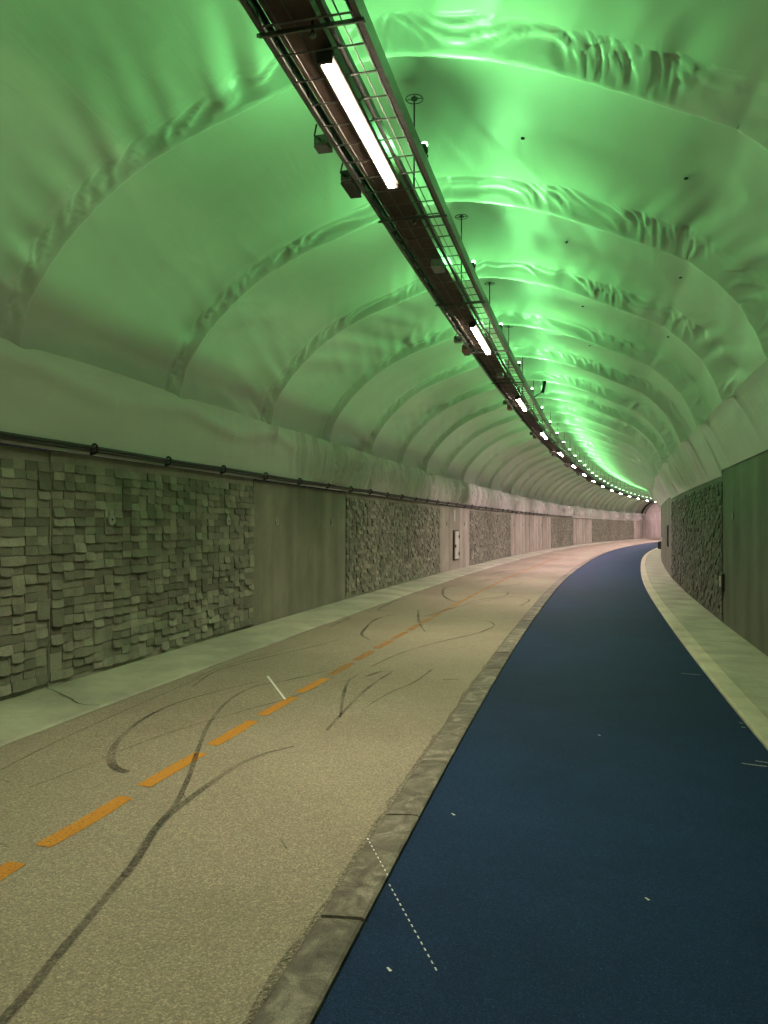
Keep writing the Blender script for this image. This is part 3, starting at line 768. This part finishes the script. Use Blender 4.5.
# green uplights on the right rail
def uplight(wr_, wl_):
    e = bpy.data.objects.new('uplight', None); C.objects.link(e); e.empty_display_size = .1
    bm = bmesh.new(); bm_box(bm, -.02, .085, -.045, .045, -.045, -.008, .006); obj('light_housing', bm, M['galvd'], e)
    for x in (0., .065):
        bm = bmesh.new(); bmesh.ops.create_uvsphere(bm, u_segments=12, v_segments=8, radius=.024, matrix=Matrix.Translation((x, 0, .0))); obj('light_lens', bm, M['lens'], e, True)
    bm = bmesh.new(); bm_tube(bm, [(.06, .04, -.03), (.075, .07, -.05), (.05, .12, -.08)], .006, 6); obj('light_lead', bm, M['black'], e)
    for nm, x, tilt, watt, spr in (('green_glow', .065, Vector((.88, -.26, .38)), wr_, 166), ('green_glow', .0, Vector((-.92, -.28, .28)), wl_, 158)):
        ld = bpy.data.lights.new(nm, 'AREA'); ld.shape = 'DISK'; ld.size = .06; ld.energy = watt; ld.color = (.24, 1., .29); ld.spread = math.radians(spr)
        lo = bpy.data.objects.new(nm, ld); C.objects.link(lo); lo.parent = e; lo.location = (x, 0, .035)
        lo.rotation_euler = tilt.to_track_quat('-Z', 'Y').to_euler()
    return e
protu = {}; s = 5.60 - 2.64 * 4; j = 0
UZ = 4.455
while s < 94:
    kd = (27., 28.) if s < 17 else ((29., 18.) if s < 30 else (32., 8.))
    if kd in protu: e = copytree(protu[kd])
    else: e = protu[kd] = uplight(*kd)
    e.matrix_world = frame(s, -1.125, UZ)
    if s < 5: tag(e, 'green uplight on the ladder rail at or behind the photographer', 'uplight', 'uplights out of view')
    else:
        if j < 8: tag(e, 'small green-white uplight on the right rail of the ladder, %s' % ORD[j], 'uplight', 'uplights on the right rail')
        else: tag(e, 'distant green-white uplight on the right rail, beyond the eighth', 'uplight', 'distant uplights on the right rail')
        j += 1
    s += 2.64
# boxes on the left rail and one grey box under the ladder
def jbox(w, l, h, m_, lead=True):
    e = bpy.data.objects.new('junction_box', None); C.objects.link(e); e.empty_display_size = .1
    bm = bmesh.new(); bm_box(bm, -w / 2, w / 2, -l / 2, l / 2, -h / 2, h / 2, .008); obj('box_body', bm, m_, e)
    bm = bmesh.new(); bm_box(bm, -w / 2 - .004, w / 2 + .004, -l / 2 + .01, l / 2 - .01, -h / 2 - .01, -h / 2, .003); obj('box_lid', bm, m_, e)
    if lead:
        bm = bmesh.new(); bm_tube(bm, [(0, -l / 2, 0), (-.02, -l / 2 - .07, -.01), (.02, -l / 2 - .14, .03)], .006, 6); obj('box_lead', bm, M['black'], e)
    return e
for k in range(8):
    s_ = 5.14 + 5.88 * k
    e = jbox(.10, .13, .07, M['galv']); e.matrix_world = frame(s_, -1.70, TZ + .04)
    tag(e, 'small steel junction box on the left rail, %s of its kind' % ORD[k], 'junction box', 'small boxes on the left rail')
    e = jbox(.085, .30, .09, M['galvd'] if k == 0 else M['red']); e.matrix_world = frame(s_ + .62, -1.68, TZ + .02)
    tag(e, 'long dark driver box on the left rail beside a lamp, %s of its kind' % ORD[k], 'driver box', 'driver boxes on the left rail')
e = jbox(.10, .24, .06, M['grey'], False); e.matrix_world = frame(7.56, -1.32, TZ - .05)
tag(e, 'pale grey box under the ladder between the first two lamps', 'junction box')
e = jbox(.10, .2, .06, M['grey'], False); e.matrix_world = frame(13.3, -1.36, TZ - .05)
tag(e, 'pale grey box under the ladder just past the second lamp', 'junction box')
e = empty('tube_fitting', frame(16.2, -.86, TZ + .20)); tag(e, 'dark slanted tube fitting standing off the right rail past the third lamp', 'fitting')
bm = bmesh.new(); bm_tube(bm, [(.0, 0, -.08), (.05, .0, .16)], .045, 12); obj('tube_body', bm, M['black'], e, True)
bm = bmesh.new(); bm_tube(bm, [(.0, 0, -.06), (-.16, 0, -.16)], .012, 6); obj('arm', bm, M['galvd'], e)

# lamps of the section behind the membrane
for s_ in (103., 108., 113., 118., 123.):
    e = empty('ceiling_lamp', frame(s_, -1.3, 5.1)); 
    bm = bmesh.new(); bm_box(bm, -.09, .09, -.9, .9, 0, .08, .01); obj('lamp_housing', bm, M['house'], e)
    bm = bmesh.new(); bm_box(bm, -.07, .07, -.85, .85, -.03, 0, .01); obj('lamp_diffuser', bm, M['portal'], e)
    tag(e, 'rose-white lamp in the pale tunnel section round the bend', 'lamp', 'lamps round the bend')

# ------------------------------------------------------------------ world, camera, view
w = bpy.data.worlds.new('World'); bpy.context.scene.world = w; w.use_nodes = True
w.node_tree.nodes['Background'].inputs[0].default_value = (.5, .55, .5, 1); w.node_tree.nodes['Background'].inputs[1].default_value = .02
cam = bpy.data.cameras.new('camera'); co = bpy.data.objects.new('camera', cam); C.objects.link(co)
cam.sensor_fit = 'VERTICAL'; cam.sensor_height = 24.; cam.lens = 24. * 769 / 1024; cam.clip_start = .05; cam.clip_end = 400
co.matrix_world = Matrix.Translation((0, 0, EYE)) @ Matrix.Rotation(PI / 2 + .01747, 4, 'X') @ Matrix.Rotation(.004, 4, 'Z')
sc = bpy.context.scene; sc.camera = co
sc.view_settings.view_transform = 'Standard'; sc.view_settings.look = 'None'; sc.view_settings.gamma = 1; sc.view_settings.exposure = .08; sc.view_settings.use_curve_mapping = False
